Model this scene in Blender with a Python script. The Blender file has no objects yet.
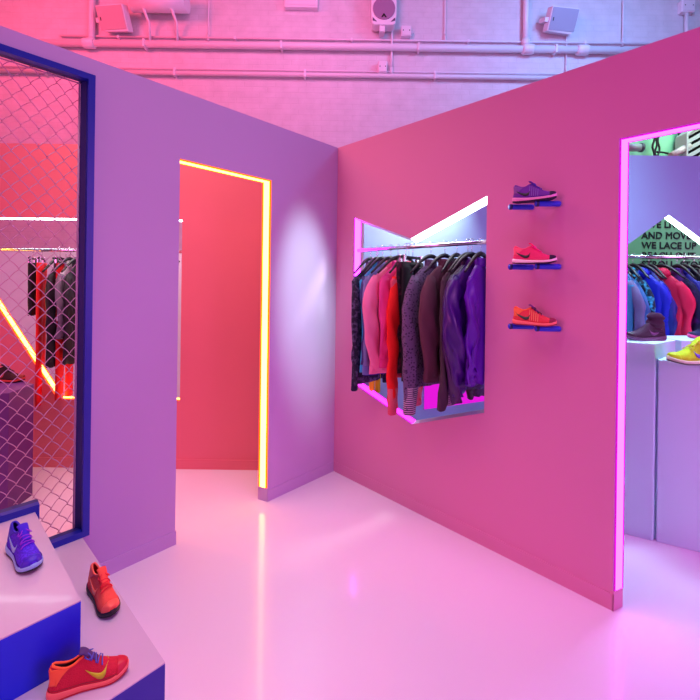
import bpy, bmesh, math, random
from mathutils import Vector, Matrix, noise
random.seed(7)
C = bpy.context.scene
col = C.collection
PI = math.pi

# ------------------------------------------------------------------ camera model
FPX, CX, CY, YAW, ROLL, CAMZ = 388.0, 350.0, 283.4, 0.7693, 0.0135, 1.4
X0, Y0, H = 2.011, 2.091, 2.411          # inner corner of the two front walls, wall height
Fv = Vector((math.cos(YAW), math.sin(YAW), 0))
Rv = Vector((math.sin(YAW), -math.cos(YAW), 0))

def ray(px, py):
    dx, dy = px - CX, py - CY
    x = dx*math.cos(ROLL) + dy*math.sin(ROLL)
    y = -dx*math.sin(ROLL) + dy*math.cos(ROLL)
    return Fv + Rv*(x/FPX) + Vector((0, 0, -y/FPX))

def at(px, py, kind, v):
    """point of the plane x=v, y=v, z=v or depth=v that lies at a measured spot of the room"""
    r = ray(px, py)
    if kind == 'x': t = v/r.x
    elif kind == 'y': t = v/r.y
    elif kind == 'z': t = (v-CAMZ)/r.z
    else: t = v/(r.dot(Fv))
    return r*t + Vector((0, 0, CAMZ))

def sz(px, py, d):                        # local (s, z) on a plane facing the corner at depth d
    p = at(px, py, 'd', d)
    return p.dot(Rv), p.z

def D(s, d, z=0.0):
    return Fv*d + Rv*s + Vector((0, 0, z))

DIAG = Matrix.Rotation(YAW - PI/2, 4, 'Z')   # local X = along the diagonal walls, local Y = away

# ------------------------------------------------------------------ materials
def lin(c):
    return tuple(((v/255)/12.92 if v/255 <= .04045 else ((v/255+.055)/1.055)**2.4) for v in c)

MATS = {}
def mat(name, rgb, rough=.6, metal=0, bump=0, bscale=60, emis=None, estr=0, coat=0, spec=.5, var=0, vscale=4, sheen=0):
    if name in MATS: return MATS[name]
    m = bpy.data.materials.new(name); m.use_nodes = True
    nt = m.node_tree; b = nt.nodes['Principled BSDF']
    c = lin(rgb)
    b.inputs['Base Color'].default_value = (*c, 1)
    b.inputs['Roughness'].default_value = rough
    b.inputs['Metallic'].default_value = metal
    b.inputs['Specular IOR Level'].default_value = spec
    b.inputs['Coat Weight'].default_value = coat
    b.inputs['Sheen Weight'].default_value = sheen
    tc = nt.nodes.new('ShaderNodeTexCoord')
    if var:
        n = nt.nodes.new('ShaderNodeTexNoise'); n.inputs['Scale'].default_value = vscale; n.inputs['Detail'].default_value = 5
        nt.links.new(tc.outputs['Object'], n.inputs['Vector'])
        mx = nt.nodes.new('ShaderNodeMixRGB'); mx.inputs['Color1'].default_value = (*[v*(1-var) for v in c], 1)
        mx.inputs['Color2'].default_value = (*[min(1, v*(1+var)) for v in c], 1)
        nt.links.new(n.outputs['Fac'], mx.inputs['Fac']); nt.links.new(mx.outputs['Color'], b.inputs['Base Color'])
    if bump:
        n = nt.nodes.new('ShaderNodeTexNoise'); n.inputs['Scale'].default_value = bscale; n.inputs['Detail'].default_value = 4
        nt.links.new(tc.outputs['Object'], n.inputs['Vector'])
        bp = nt.nodes.new('ShaderNodeBump'); bp.inputs['Strength'].default_value = bump; bp.inputs['Distance'].default_value = .01
        nt.links.new(n.outputs['Fac'], bp.inputs['Height']); nt.links.new(bp.outputs['Normal'], b.inputs['Normal'])
    if emis:
        b.inputs['Emission Color'].default_value = (*emis, 1); b.inputs['Emission Strength'].default_value = estr
    MATS[name] = m
    return m

def stripes(name, c1, c2, scale, axis='Z', rough=.8, kind='wave', thr=.5):
    if name in MATS: return MATS[name]
    m = mat(name, c1, rough); nt = m.node_tree; b = nt.nodes['Principled BSDF']
    tc = [n for n in nt.nodes if n.type == 'TEX_COORD'][0]
    if kind == 'wave':
        w = nt.nodes.new('ShaderNodeTexWave'); w.bands_direction = axis; w.inputs['Scale'].default_value = scale
        w.inputs['Distortion'].default_value = .3
        out = w.outputs['Fac']
    elif kind == 'voro':
        w = nt.nodes.new('ShaderNodeTexVoronoi'); w.inputs['Scale'].default_value = scale; out = w.outputs['Distance']
    else:
        w = nt.nodes.new('ShaderNodeTexNoise'); w.inputs['Scale'].default_value = scale; w.inputs['Detail'].default_value = 6; out = w.outputs['Fac']
    nt.links.new(tc.outputs['Object'], w.inputs['Vector'])
    r = nt.nodes.new('ShaderNodeValToRGB'); r.color_ramp.elements[0].position = thr-.08; r.color_ramp.elements[1].position = thr+.08
    r.color_ramp.elements[0].color = (*lin(c1), 1); r.color_ramp.elements[1].color = (*lin(c2), 1)
    nt.links.new(out, r.inputs['Fac']); nt.links.new(r.outputs['Color'], b.inputs['Base Color'])
    return m

def emit(name, rgb, s=1.0):
    if name in MATS: return MATS[name]
    m = bpy.data.materials.new(name); m.use_nodes = True; nt = m.node_tree
    for n in list(nt.nodes): nt.nodes.remove(n)
    e = nt.nodes.new('ShaderNodeEmission'); e.inputs['Color'].default_value = (*rgb, 1); e.inputs['Strength'].default_value = s
    o = nt.nodes.new('ShaderNodeOutputMaterial'); nt.links.new(e.outputs[0], o.inputs['Surface'])
    MATS[name] = m
    return m

# ------------------------------------------------------------------ object helpers
def tag(o, label=None, cat=None, group=None, kind=None):
    if label: o['label'] = label
    if cat: o['category'] = cat
    if group: o['group'] = group
    if kind: o['kind'] = kind
    return o

def empty(name, mtx, label, cat, group=None):
    o = bpy.data.objects.new(name, None); o.empty_display_size = .05; col.objects.link(o)
    o.matrix_world = mtx
    return tag(o, label, cat, group)

def obj(name, bm, m, parent=None, mtx=None, smooth=False, label=None, bevel=0):
    me = bpy.data.meshes.new(name)
    bmesh.ops.recalc_face_normals(bm, faces=bm.faces)
    bm.to_mesh(me); bm.free()
    for mm in (m if isinstance(m, (list, tuple)) else [m]): me.materials.append(mm)
    if smooth: me.polygons.foreach_set('use_smooth', [True]*len(me.polygons))
    o = bpy.data.objects.new(name, me); col.objects.link(o)
    if parent: o.parent = parent
    if mtx is not None: o.matrix_local = mtx
    if label: o['label'] = label
    if bevel:
        b = o.modifiers.new('bevel', 'BEVEL'); b.width = bevel; b.segments = 2; b.limit_method = 'ANGLE'
    return o

def T(x, y, z=0): return Matrix.Translation((x, y, z))
def RZ(a): return Matrix.Rotation(a, 4, 'Z')

def bx(bm, x0, x1, y0, y1, z0, z1, mi=0):
    v = [bm.verts.new(p) for p in ((x0,y0,z0),(x1,y0,z0),(x1,y1,z0),(x0,y1,z0),(x0,y0,z1),(x1,y0,z1),(x1,y1,z1),(x0,y1,z1))]
    for f in ((0,3,2,1),(4,5,6,7),(0,1,5,4),(1,2,6,5),(2,3,7,6),(3,0,4,7)):
        bm.faces.new([v[i] for i in f]).material_index = mi
    return bm

def box(*a): return bx(bmesh.new(), *a)

def prism(bm, pts, n, depth, mi=0):
    """closed polygon (3D points) pushed along n*depth"""
    a = [bm.verts.new(p) for p in pts]; b = [bm.verts.new(Vector(p)+n*depth) for p in pts]
    k = len(pts)
    bm.faces.new(a).material_index = mi; bm.faces.new(b[::-1]).material_index = mi
    for i in range(k): bm.faces.new((a[i], b[i], b[(i+1) % k], a[(i+1) % k])).material_index = mi
    return bm

def slab(loops, to3, n, depth, hole_mi=0, back=None):
    """polygon with holes; loops are lists of 2D points, to3 maps them to 3D"""
    bm = bmesh.new()
    from mathutils.geometry import tessellate_polygon
    L3 = [[to3(*p) for p in lp] for lp in loops]
    flat = [p for lp in L3 for p in lp]
    tris = tessellate_polygon([[Vector(p) for p in lp] for lp in L3])
    fb = [to3(*p) for lp in back for p in lp] if back else flat
    a = [bm.verts.new(p) for p in flat]; b = [bm.verts.new(Vector(p)+n*depth) for p in fb]
    for t in tris:
        try:
            bm.faces.new([a[i] for i in t]); bm.faces.new([b[i] for i in reversed(t)])
        except ValueError: pass
    i0 = 0
    for lp in L3:
        k = len(lp)
        for i in range(k):
            p, q = i0+i, i0+(i+1) % k
            bm.faces.new((a[p], b[p], b[q], a[q])).material_index = hole_mi if lp is not loops[0] else 0
        i0 += k
    return bm

def inset(P, d):
    """move every edge of a 2D polygon inwards by d"""
    n = len(P); area_ = sum(P[i][0]*P[(i+1) % n][1]-P[(i+1) % n][0]*P[i][1] for i in range(n)); sg_ = 1 if area_ > 0 else -1
    out = []
    for i in range(n):
        p0, p1, p2 = Vector(P[i-1]), Vector(P[i]), Vector(P[(i+1) % n])
        d1 = (p1-p0).normalized(); d2 = (p2-p1).normalized()
        n1 = Vector((-d1.y, d1.x))*sg_; n2 = Vector((-d2.y, d2.x))*sg_
        k = (n1+n2)/(1+n1.dot(n2)); out.append(tuple(p1+k*d))
    return out

def tube(bm, pts, r, seg=8, cap=True, flat=1.0, mi=0, up=Vector((0, 0, 1))):
    pts = [Vector(p) for p in pts]
    rr = r if isinstance(r, (list, tuple)) else [r]*len(pts)
    rings = []
    for i, p in enumerate(pts):
        d = (pts[min(i+1, len(pts)-1)] - pts[max(i-1, 0)]).normalized()
        u = up if abs(d.dot(up)) < .95 else Vector((1, 0, 0))
        s = d.cross(u).normalized(); w = s.cross(d).normalized()
        rings.append([bm.verts.new(p + s*math.cos(2*PI*k/seg)*rr[i] + w*math.sin(2*PI*k/seg)*rr[i]*flat) for k in range(seg)])
    for i in range(len(rings)-1):
        for k in range(seg):
            f = bm.faces.new((rings[i][k], rings[i][(k+1) % seg], rings[i+1][(k+1) % seg], rings[i+1][k])); f.material_index = mi; f.smooth = True
    if cap:
        bm.faces.new(rings[0][::-1]).material_index = mi; bm.faces.new(rings[-1]).material_index = mi
    return bm

def interp(tab, t):
    for (a, va), (b, vb) in zip(tab, tab[1:]):
        if t <= b:
            k = (t-a)/(b-a); k = k*k*(3-2*k) if len(tab) < 4 else k
            return va + (vb-va)*k
    return tab[-1][1]

# ------------------------------------------------------------------ materials of the place
M_left = mat('lit_lilac', (205, 166, 214), .55, var=.03, vscale=1.5)  # lilac takes in some purple light; the bare paint is greyer
M_right = mat('lit_rose', (222, 138, 178), .55, var=.03, vscale=1.5)  # pink room light put into the wall colour
M_backl = mat('lit_coral', (232, 116, 128), .55, var=.03)  # red light of the left bay partly mixed into this base
M_backr = mat('lit_periwinkle', (144, 176, 216), .55, var=.03)  # blue light of the right bay partly mixed into this base
M_reveal = mat('paint_white', (214, 210, 224), .5)
M_blue = mat('paint_cobalt', (4, 26, 160), .4, bump=.05, bscale=200)
M_led_w = emit('led_white', (.92, 1.04, 1.1), 10)
M_led_m = emit('led_magenta', (10, .36, 13), 1)
M_led_mr = emit('led_magenta_edge', (.72, .01, .62), 1)
M_led_mf = emit('led_magenta_deep', (3.2, .12, 3.2), 1)
M_led_y = emit('led_amber', (12.0, 5.0, .80), 1)
M_led_yr = emit('led_amber_edge', (3.5, .36, .005), 1)
M_black = mat('black_plastic', (16, 16, 20), .45)
M_hang = mat('black_gloss_plastic', (14, 14, 18), .42)
M_chrome = mat('polished_steel', (225, 225, 230), .18, 1)
M_zinc = mat('galvanised_wire', (205, 160, 190), .4, .35)

# floor
mf = mat('floor_resin', (236, 216, 232), .2, coat=.3, var=.02, vscale=2, spec=.6)
nt = mf.node_tree; b = nt.nodes['Principled BSDF']
n = nt.nodes.new('ShaderNodeTexNoise'); n.inputs['Scale'].default_value = 3; n.inputs['Detail'].default_value = 6
mr = nt.nodes.new('ShaderNodeMapRange'); mr.inputs['To Min'].default_value = .12; mr.inputs['To Max'].default_value = .26
tcn = [x for x in nt.nodes if x.type == 'TEX_COORD'][0]
nt.links.new(tcn.outputs['Object'], n.inputs['Vector']); nt.links.new(n.outputs['Fac'], mr.inputs['Value']); nt.links.new(mr.outputs[0], b.inputs['Roughness'])

# painted brick
mb = mat('brick_painted_white', (226, 216, 228), .6)
nt = mb.node_tree; b = nt.nodes['Principled BSDF']; tcn = [x for x in nt.nodes if x.type == 'TEX_COORD'][0]
mp = nt.nodes.new('ShaderNodeMapping'); mp.inputs['Rotation'].default_value = (PI/2, 0, 0)
br = nt.nodes.new('ShaderNodeTexBrick'); br.inputs['Scale'].default_value = 1; br.inputs['Mortar Size'].default_value = .008
br.inputs['Brick Width'].default_value = .24; br.inputs['Row Height'].default_value = .085; br.inputs['Mortar Smooth'].default_value = .6
br.inputs['Color1'].default_value = (.78, .72, .79, 1); br.inputs['Color2'].default_value = (.75, .69, .76, 1); br.inputs['Mortar'].default_value = (.62, .55, .62, 1)
nz = nt.nodes.new('ShaderNodeTexNoise'); nz.inputs['Scale'].default_value = 5; nz.inputs['Detail'].default_value = 8
nt.links.new(tcn.outputs['Object'], mp.inputs['Vector']); nt.links.new(mp.outputs[0], br.inputs['Vector']); nt.links.new(tcn.outputs['Object'], nz.inputs['Vector'])
m1 = nt.nodes.new('ShaderNodeMixRGB'); m1.blend_type = 'MULTIPLY'; m1.inputs['Fac'].default_value = .30
m2 = nt.nodes.new('ShaderNodeMixRGB'); m2.inputs['Color1'].default_value = (.78, .72, .79, 1); m2.inputs['Fac'].default_value = .16
nt.links.new(br.outputs['Color'], m2.inputs['Color2']); nt.links.new(m2.outputs[0], m1.inputs['Color1']); nt.links.new(nz.outputs['Fac'], m1.inputs['Color2'])
nt.links.new(m1.outputs[0], b.inputs['Base Color'])
ad = nt.nodes.new('ShaderNodeMath'); ad.operation = 'MULTIPLY_ADD'; ad.inputs[1].default_value = -.45
nt.links.new(br.outputs['Fac'], ad.inputs[0]); nt.links.new(nz.outputs['Fac'], ad.inputs[2])
bp = nt.nodes.new('ShaderNodeBump'); bp.inputs['Strength'].default_value = .35; bp.inputs['Distance'].default_value = .02
nt.links.new(ad.outputs[0], bp.inputs['Height']); nt.links.new(bp.outputs[0], b.inputs['Normal'])
M_brick = mb
M_pipe = mat('pipe_paint', (230, 220, 232), .4)

# ------------------------------------------------------------------ the setting
TR, TL, TLF = .056, .063, .095     # wall thicknesses
def struct(name, bm, m, mtx=None, bevel=0):
    return tag(obj(name, bm, m, mtx=mtx, bevel=bevel), kind='structure')

struct('floor', box(-9, 9, -2.0, 7.0, -.1, 0), mf, DIAG)
struct('wall_back', box(-9, 9, 0, .2, 0, 6.2), M_brick, T(*D(0, 6.0)) @ DIAG)

# right wall (plane x = X0)
dt = at(621, 138, 'x', X0).z
dy = at(615.5, 400, 'x', X0).y
DYE = -.75
win_px = [(354, 217.5), (411, 238.5), (487, 196), (484.5, 413), (411, 424.5), (351.5, 383)]
win = [(at(*p, 'x', X0).y, at(*p, 'x', X0).z) for p in win_px]
yw = win[0][0]; win[5] = (yw, win[5][1]); win[3] = (win[2][0], win[3][1])
outer = [(Y0, 0), (Y0, H), (-1.7, H), (-1.7, 0), (DYE, 0), (DYE, dt), (dy, dt), (dy, 0)]
Xp = Vector((1, 0, 0)); Yp = Vector((0, 1, 0))
FL = .024                                   # the ends of the thin walls are splayed
outer_b = [(Y0, 0), (Y0, H), (-1.7, H), (-1.7, 0), (DYE, 0), (DYE, dt-.006), (dy-FL, dt-.006), (dy-FL, 0)]
win_b = inset(win, .020)
win_b[3] = (win_b[3][0], win[3][1]+.004); win_b[4] = (win_b[4][0], win[4][1]+.012)
struct('wall_right', slab([outer, win], lambda a, z: (X0, a, z), Xp, TR, 1, [outer_b, win_b]), [M_right, M_reveal])

# left wall (plane y = Y0): fence bay (thick), doorway, slim post, corner
fx1 = at(92, 300, 'y', Y0).x               # outer right edge of the blue frame
dl = at(177.5, 350, 'y', Y0).x
dr = at(269.5, 340, 'y', Y0).x
dlt = at(272, 180.5, 'y', Y0).z
ft = at(60, 64.7, 'y', Y0).z               # outer top of blue frame
T2, T1 = .233, .42                         # platform tiers
tx1 = at(34.5, 509.5, 'y', Y0).x
fb2 = T2; fb1 = T1
FB = [(-1.2, fb1), (tx1-.012, fb1), (tx1-.012, fb2), (fx1, fb2), (fx1, ft), (-1.2, ft)]
struct('wall_left', slab([[(-2.2, 0), (dl, 0), (dl, H), (-2.2, H)], FB], lambda a, z: (a, Y0, z), Yp, TLF, 0,
     [[(-2.2, 0), (dl, 0), (dl, H), (-2.2, H)], [(x-(.045 if abs(x-fx1) < 1e-6 else 0), z) for x, z in FB]]), M_left)
FLp = .026
bm = slab([[(dl, dlt), (dr, dlt), (dr, 0), (X0+TR, 0), (X0+TR, H), (dl, H)]], lambda a, z: (a, Y0, z), Yp, TL, 0,
          [[(dl, dlt-.006), (dr-FLp, dlt-.006), (dr-FLp, 0), (X0+TR, 0), (X0+TR, H), (dl, H)]])
struct('wall_left_post', bm, M_left)

# diagonal partitions meeting the corner
DL, DR = 2.895, 2.93
opl_px = [(-62, 216.5), (182.3, 218.2), (182.3, 400.8), (57.5, 400)]
opl = [sz(*p, DL) for p in opl_px]
opl[1] = (opl[1][0], opl[0][1]); opl[2] = (opl[1][0], opl[2][1]); opl[3] = (opl[3][0], opl[2][1])
TLB = .07
struct('wall_back_left', slab([[(-3.6, 0), (-.16, 0), (-.16, H), (-3.6, H)], opl], lambda s, z: (s, 0, z), Yp, TLB), M_backl, T(*D(0, DL)) @ DIAG)
opr_px = [(605, 261), (669, 215), (752, 276), (752, 400), (605, 400)]
opr = [sz(*p, DR) for p in opr_px]
zt_r = sz(665, 155.7, DR)[1]
TRB = .07
struct('wall_back_right', slab([[(.1, 0), (4.2, 0), (4.2, zt_r), (.1, zt_r)], opr], lambda s, z: (s, 0, z), Yp, TRB), M_backr, T(*D(0, DR)) @ DIAG)

# baseboards
BH = .072
struct('baseboard_right', box(X0-.005, X0, dy-.005, Y0, 0, BH), M_right)
bm = bmesh.new(); prism(bm, [(X0-.005, dy+.0, 0), (X0-.005, dy-.003, 0), (X0+TR, dy-FL-.003, 0), (X0+TR, dy-FL+.001, 0), (X0, dy+.0, 0)], Vector((0, 0, 1)), BH+.014)
struct('baseboard_jamb', bm, M_right)
struct('baseboard_left', box(fx1+.01, dl+.004, Y0-.005, Y0, 0, BH), M_left)
struct('baseboard_corner', box(dr+.001, X0-.006, Y0-.005, Y0, 0, BH), M_left)
bm = bmesh.new(); prism(bm, [(dr, Y0-.005, 0), (dr, Y0, 0), (dr-FLp+.001, Y0+TL, 0), (dr-FLp-.003, Y0+TL, 0), (dr-.003, Y0-.005, 0)], Vector((0, 0, 1)), BH+.014)
struct('baseboard_post', bm, M_left)
struct('baseboard_back_left', box(-3.5, -.2, -.006, 0, 0, BH), M_backl, T(*D(0, DL)) @ DIAG)
struct('baseboard_back_right', box(.2, 4.2, -.006, 0, 0, BH), M_backr, T(*D(0, DR)) @ DIAG)

# ------------------------------------------------------------------ LED strips
def led(label, segs, f0, f1, core, edge, ef, group=None):
    """segs: (front a, front b, back a, back b, inward vector); the strip lies on the reveal face between them"""
    c = sum((Vector(s[0]) for s in segs), Vector())/len(segs)
    root = empty('led_strip_light', Matrix.Translation(c), label, 'strip light', group)
    for fa, fb_, ba, bb_, inn in segs:
        fa, fb_, ba, bb_ = [Vector(v)-c for v in (fa, fb_, ba, bb_)]; inn = Vector(inn)
        nn = (fb_-fa).cross(ba-fa).normalized(); nn = nn if nn.dot(inn) > 0 else -nn
        def q(u0, u1, th, m, nm, lab=None):
            bm = bmesh.new()
            prism(bm, [fa.lerp(ba, u0)+nn*.0006, fb_.lerp(bb_, u0)+nn*.0006, fb_.lerp(bb_, u1)+nn*.0006, fa.lerp(ba, u1)+nn*.0006], nn, th)
            o = obj(nm, bm, m, root)
            if lab: o['label'] = lab
        q(f0+ef, f1-ef, .004, core, 'diffuser')
        if edge:
            q(f0, f0+ef, .0055, edge, 'edge_trim', 'saturated edge line')
            q(f1-ef, f1, .0055, edge, 'edge_trim', 'saturated edge line')
    return root

zb = BH+.014
led('magenta light strip lining the jamb and header of the right doorway',
    [((X0, dy, zb), (X0, dy, dt), (X0+TR, dy-FL, zb), (X0+TR, dy-FL, dt-.006), (0, -1, 0)),
     ((X0, dy-.008, dt), (X0, DYE, dt), (X0+TR, dy-FL-.004, dt-.006), (X0+TR, DYE, dt-.006), (0, 0, -1))], .04, .97, M_led_m, M_led_mr, .09)
led('amber light strip lining the jamb and header of the left doorway',
    [((dr, Y0, zb), (dr, Y0, dlt), (dr-FLp, Y0+TL, zb), (dr-FLp, Y0+TL, dlt-.006), (-1, 0, 0)),
     ((dr-.008, Y0, dlt), (dl, Y0, dlt), (dr-FLp-.004, Y0+TL, dlt-.006), (dl, Y0+TL, dlt-.006), (0, 0, -1))], .03, .97, M_led_y, M_led_yr, .17)
def inward(a, b, cen):
    d = (Vector(b)-Vector(a)).normalized(); c = Vector(cen)-Vector(a)
    return (c - d*c.dot(d)).normalized()
W3 = [Vector((X0, y, z)) for y, z in win]; WB = [Vector((X0+TR, y, z)) for y, z in win_b]; cen = sum(W3, Vector())/6
def sg(P, B, i, j, cen): return (P[i], P[j], B[i], B[j], inward(P[i], P[j], cen))
led('white light strip under the slanted top edge of the clothes window', [sg(W3, WB, 1, 2, cen)], .03, .97, M_led_w, None, 0)
led('magenta light strip down the left jamb of the clothes window', [sg(W3, WB, 5, 0, cen)], .03, .97, M_led_m, M_led_mr, .07)
led('deep magenta light strip along the slanted lower edge of the clothes window', [sg(W3, WB, 4, 5, cen)], .03, .97, M_led_mf, M_led_mr, .09)
def diag_led(label, P, d, T_, pairs, f1, core, edge, ef):
    Q = [D(s, d, z) for s, z in P]; B = [D(s, d+T_, z) for s, z in P]; c = sum(Q, Vector())/len(Q)
    led(label, [sg(Q, B, i, j, c) for i, j in pairs], .05, f1, core, edge, ef)
diag_led('white light strip under the top of the clothes opening behind the wire mesh', opl, DL, TLB, [(0, 1)], .95, M_led_w, None, 0)
diag_led('amber light strip along the slanted and lower edge of the opening behind the wire mesh', opl, DL, TLB, [(2, 3), (3, 0)], .85, M_led_y, M_led_yr, .12)
diag_led('white light strip slanting down from the peak of the opening beyond the right doorway', opr, DR, TRB, [(1, 2)], .85, M_led_w, None, 0)

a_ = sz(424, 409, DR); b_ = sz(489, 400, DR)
root = empty('magenta_glow_sheet', T(*D(a_[0], DR-.012, a_[1])) @ DIAG, 'added glow sheet standing in for magenta light low behind the window clothes', 'painted glow')  # emissive sheet added to paint magenta light on the partition
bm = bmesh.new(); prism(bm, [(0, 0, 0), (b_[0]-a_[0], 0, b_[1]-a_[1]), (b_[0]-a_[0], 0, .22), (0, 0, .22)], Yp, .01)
obj('diffuser', bm, emit('wall_glow_magenta', (.80, .01, .72), 1), root)
# ------------------------------------------------------------------ back of the left opening: low white partition
lw = sz(60, 251, 4.1)[1]
t = struct('wall_low', box(-4.5, -.4, 0, .1, 0, lw), M_reveal, T(*D(0, 4.1)) @ DIAG)

# ------------------------------------------------------------------ green wall with lettering
M_green = mat('paint_sage', (134, 208, 152), .6, var=.08, vscale=3, bump=.2, bscale=20)
GD = 4.7
struct('wall_far_right', box(1.7, 8.5, 0, .1, 0, 3.4), M_green, T(*D(0, GD)) @ DIAG)
M_ink = mat('lettering_black', (22, 34, 30), .6)
let = empty('wall_lettering', T(*D(sz(655, 240, GD)[0], GD-.003, 1.9)) @ DIAG, 'black capital slogan lettering painted on the sage green wall', 'lettering')
def glyphs(txt, size):
    cu = bpy.data.curves.new('text', 'FONT'); cu.body = txt; cu.size = size; cu.bevel_depth = size*.036; cu.bevel_resolution = 0; cu.extrude = .0005; cu.space_character = 1.06
    o = bpy.data.objects.new('text', cu); col.objects.link(o)
    dg = bpy.context.evaluated_depsgraph_get(); me = bpy.data.meshes.new_from_object(o.evaluated_get(dg))
    bpy.data.objects.remove(o)
    me.materials.clear(); me.materials.append(M_ink)
    return me, max(v.co.x for v in me.vertices)
def text_line(s, px, py, cap_px):
    """px,py = lower left of the line; every word is a part"""
    a = sz(px, py, GD); size = cap_px*GD/FPX/.70
    b0 = let.matrix_world.translation; pre = ''
    for word in s.split(' '):
        me, w1 = glyphs(word, size)
        dx = (glyphs(pre+word, size)[1]-w1) if pre else 0
        pre += word+' '
        t = bpy.data.objects.new('painted_word', me); col.objects.link(t); t.parent = let
        t.matrix_local = T(a[0]-b0.dot(Rv)+dx, 0, a[1]-b0.z) @ Matrix.Rotation(PI/2, 4, 'X')
        t['label'] = 'painted word ' + word
for s, px, py, cp in (('WE LIVE', 646.5, 227.5, 6.4), ('AND MOVE', 641.5, 238.3, 6.4), ('WE LACE UP', 641.5, 248.2, 6.4),
                      ('REACH OUT AND', 641.5, 258.4, 6.4), ('STROLL, STOP', 641.5, 267.2, 6.4)):
    text_line(s, px, py, cp)

# services above the partition beyond the right doorway
def on_wall(px, py, d):
    s, z = sz(px, py, d); return s, z
M_vent = mat('vent_white', (176, 186, 176), .4)
s0, z0 = sz(686.5, 158, 4.5); s1, z1 = sz(712, 126, 4.5)
vr = empty('louvre_vent', T(*D(s0, 4.5, z0)) @ DIAG, 'white louvred air vent with dark slots above the partition beyond the right doorway', 'vent')
w, h = s1-s0, z1-z0
bm = bmesh.new()
prism(bm, [(0, 0, 0), (.02, 0, 0), (.02, 0, h*.72), (.09, 0, h*.88), (w, 0, h*1.18), (w, 0, h*1.3), (.07, 0, h*.98), (0, 0, h*.78)], Yp, .16)
obj('frame', bm, M_vent, vr)
obj('backing', box(.02, w, .13, .15, 0, h*1.1), M_black, vr)
for k in range(5):
    bm = bmesh.new(); zz = h*(-.25+.23*k)
    prism(bm, [(.02, .02, zz), (w, .02, zz+h*.42), (w, .02, zz+h*.55), (.02, .02, zz+h*.13)], Vector((0, .9, -.2)), .08)
    obj('slat', bm, M_vent, vr)
s0, z0 = sz(627, 147.5, 4.6); s1, _ = sz(641.5, 147, 4.6)
bm = tube(bmesh.new(), [(0, 0, 0), (s1-s0, 0, 0)], .045, 16)
pv = empty('duct_stub', T(*D(s0, 4.6, z0)) @ DIAG, 'short grey pipe stub on the green wall left of the black cables', 'pipe')
obj('pipe', bm, mat('pipe_grey', (150, 160, 155), .4), pv, smooth=False)
obj('end_cap', tube(bmesh.new(), [(s1-s0-.02, 0, 0), (s1-s0+.01, 0, 0)], .052, 16), mat('rubber_grey', (70, 80, 80), .5), pv)
s0, z0 = sz(671, 156, 4.55); s1, z1 = sz(689, 146, 4.55)
tag(obj('slanted_pipe', tube(bmesh.new(), [(0, 0, 0), (s1-s0, .0, z1-z0)], .04, 16), mat('pipe_tan', (190, 180, 170), .4), mtx=T(*D(s0, 4.55, z0)) @ DIAG),
    'pale slanted pipe running up to the louvred vent', 'pipe')
s0, z0 = sz(652, 160, 4.6)
bm = bmesh.new()
for k in range(3):
    pts = [(.0+.03*k+.012*math.sin(i*1.1+k*2), .0, .0+i*.035) for i in range(12)]
    tube(bm, pts, .011, 6)
tube(bm, [(.04+.25*math.sin(a), 0, -.03+.12*math.cos(a)) for a in [i*PI/2/8 for i in range(9)]], .012, 6)
tag(obj('hanging_cables', bm, M_black, mtx=T(*D(s0, 4.58, z0)) @ DIAG), 'tangle of black cables hanging above the partition beyond the right doorway', 'cable')

# ------------------------------------------------------------------ pipes and fixtures on the brick wall
BD = 6.0
def wallfix(px, py, off=0):
    s, z = sz(px, py, BD-off); return s, z
def wall_root(name, px, py, off, label, cat, group=None):
    s, z = wallfix(px, py, off)
    return empty(name, T(*D(s, BD-off, z)) @ DIAG, label, cat, group)
def hpipe(name, pxa, pya, pxb, pyb, r, label, fit=(), cat='pipe', group='pipes along the brick wall'):
    sa, za = wallfix(pxa, pya, r+.02); sb, zb = wallfix(pxb, pyb, r+.02)
    z = (za+zb)/2
    root = empty(name, T(*D(sa, BD-r-.02, z)) @ DIAG, label, cat, None)
    pp_ = obj('pipe', tube(bmesh.new(), [(0, 0, 0), (sb-sa, 0, 0)], r, 14), M_pipe, root)
    for f in fit:
        s = wallfix(f, pya, .0)[0]-sa
        bm = tube(bmesh.new(), [(s-.09, 0, 0), (s-.06, 0, 0), (s+.06, 0, 0), (s+.09, 0, 0)], [r*1.25, r*1.5, r*1.5, r*1.25], 14)
        obj('coupling', bm, M_pipe, pp_)
    k = 0
    while k < 6:
        s = (sb-sa)*(k+.5)/6; obj('wall_clip', box(s-.015, s+.015, -r-.006, r+.02, -r-.012, r+.006), M_pipe, root); k += 1
    return root
hpipe('sprinkler_pipe', -60, 47.5, 760, 46.5, .05, 'thick white horizontal pipe, uppermost large one on the brick wall', (92, 526, 580))
hpipe('conduit_pipe', 60, 40.5, 760, 40.5, .014, 'thin white conduit just above the thick pipe on the brick wall')
hpipe('conduit_pipe', -20, 75.5, 760, 76, .033, 'white horizontal pipe, lowest on the brick wall')
hpipe('conduit_pipe', -20, 71.2, 760, 72, .011, 'thin conduit just above the lowest pipe on the brick wall')
def vpipe(px, pya, pyb, r, label):
    s, z0 = wallfix(px, pyb, r+.02); _, z1 = wallfix(px, pya, r+.02)
    root = empty('vertical_conduit', T(*D(s, BD-r-.02, z0)) @ DIAG, label, 'conduit')
    obj('pipe', tube(bmesh.new(), [(0, 0, 0), (0, 0, z1-z0)], r, 12), M_pipe, root)
    obj('coupling', tube(bmesh.new(), [(0, 0, .0), (0, 0, .1)], r*1.5, 12), M_pipe, root)
vpipe(91.5, -30, 46, .045, 'thick vertical pipe at the far left of the brick wall')
vpipe(525.5, -30, 46, .04, 'thick vertical pipe joining the horizontal pipe left of the angled right speaker')
vpipe(208, -30, 41, .009, 'hair thin vertical conduit right of the pipe elbows on the pink end')
vpipe(391.5, 24, 74, .016, 'vertical conduit below the round fronted speaker')
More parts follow.
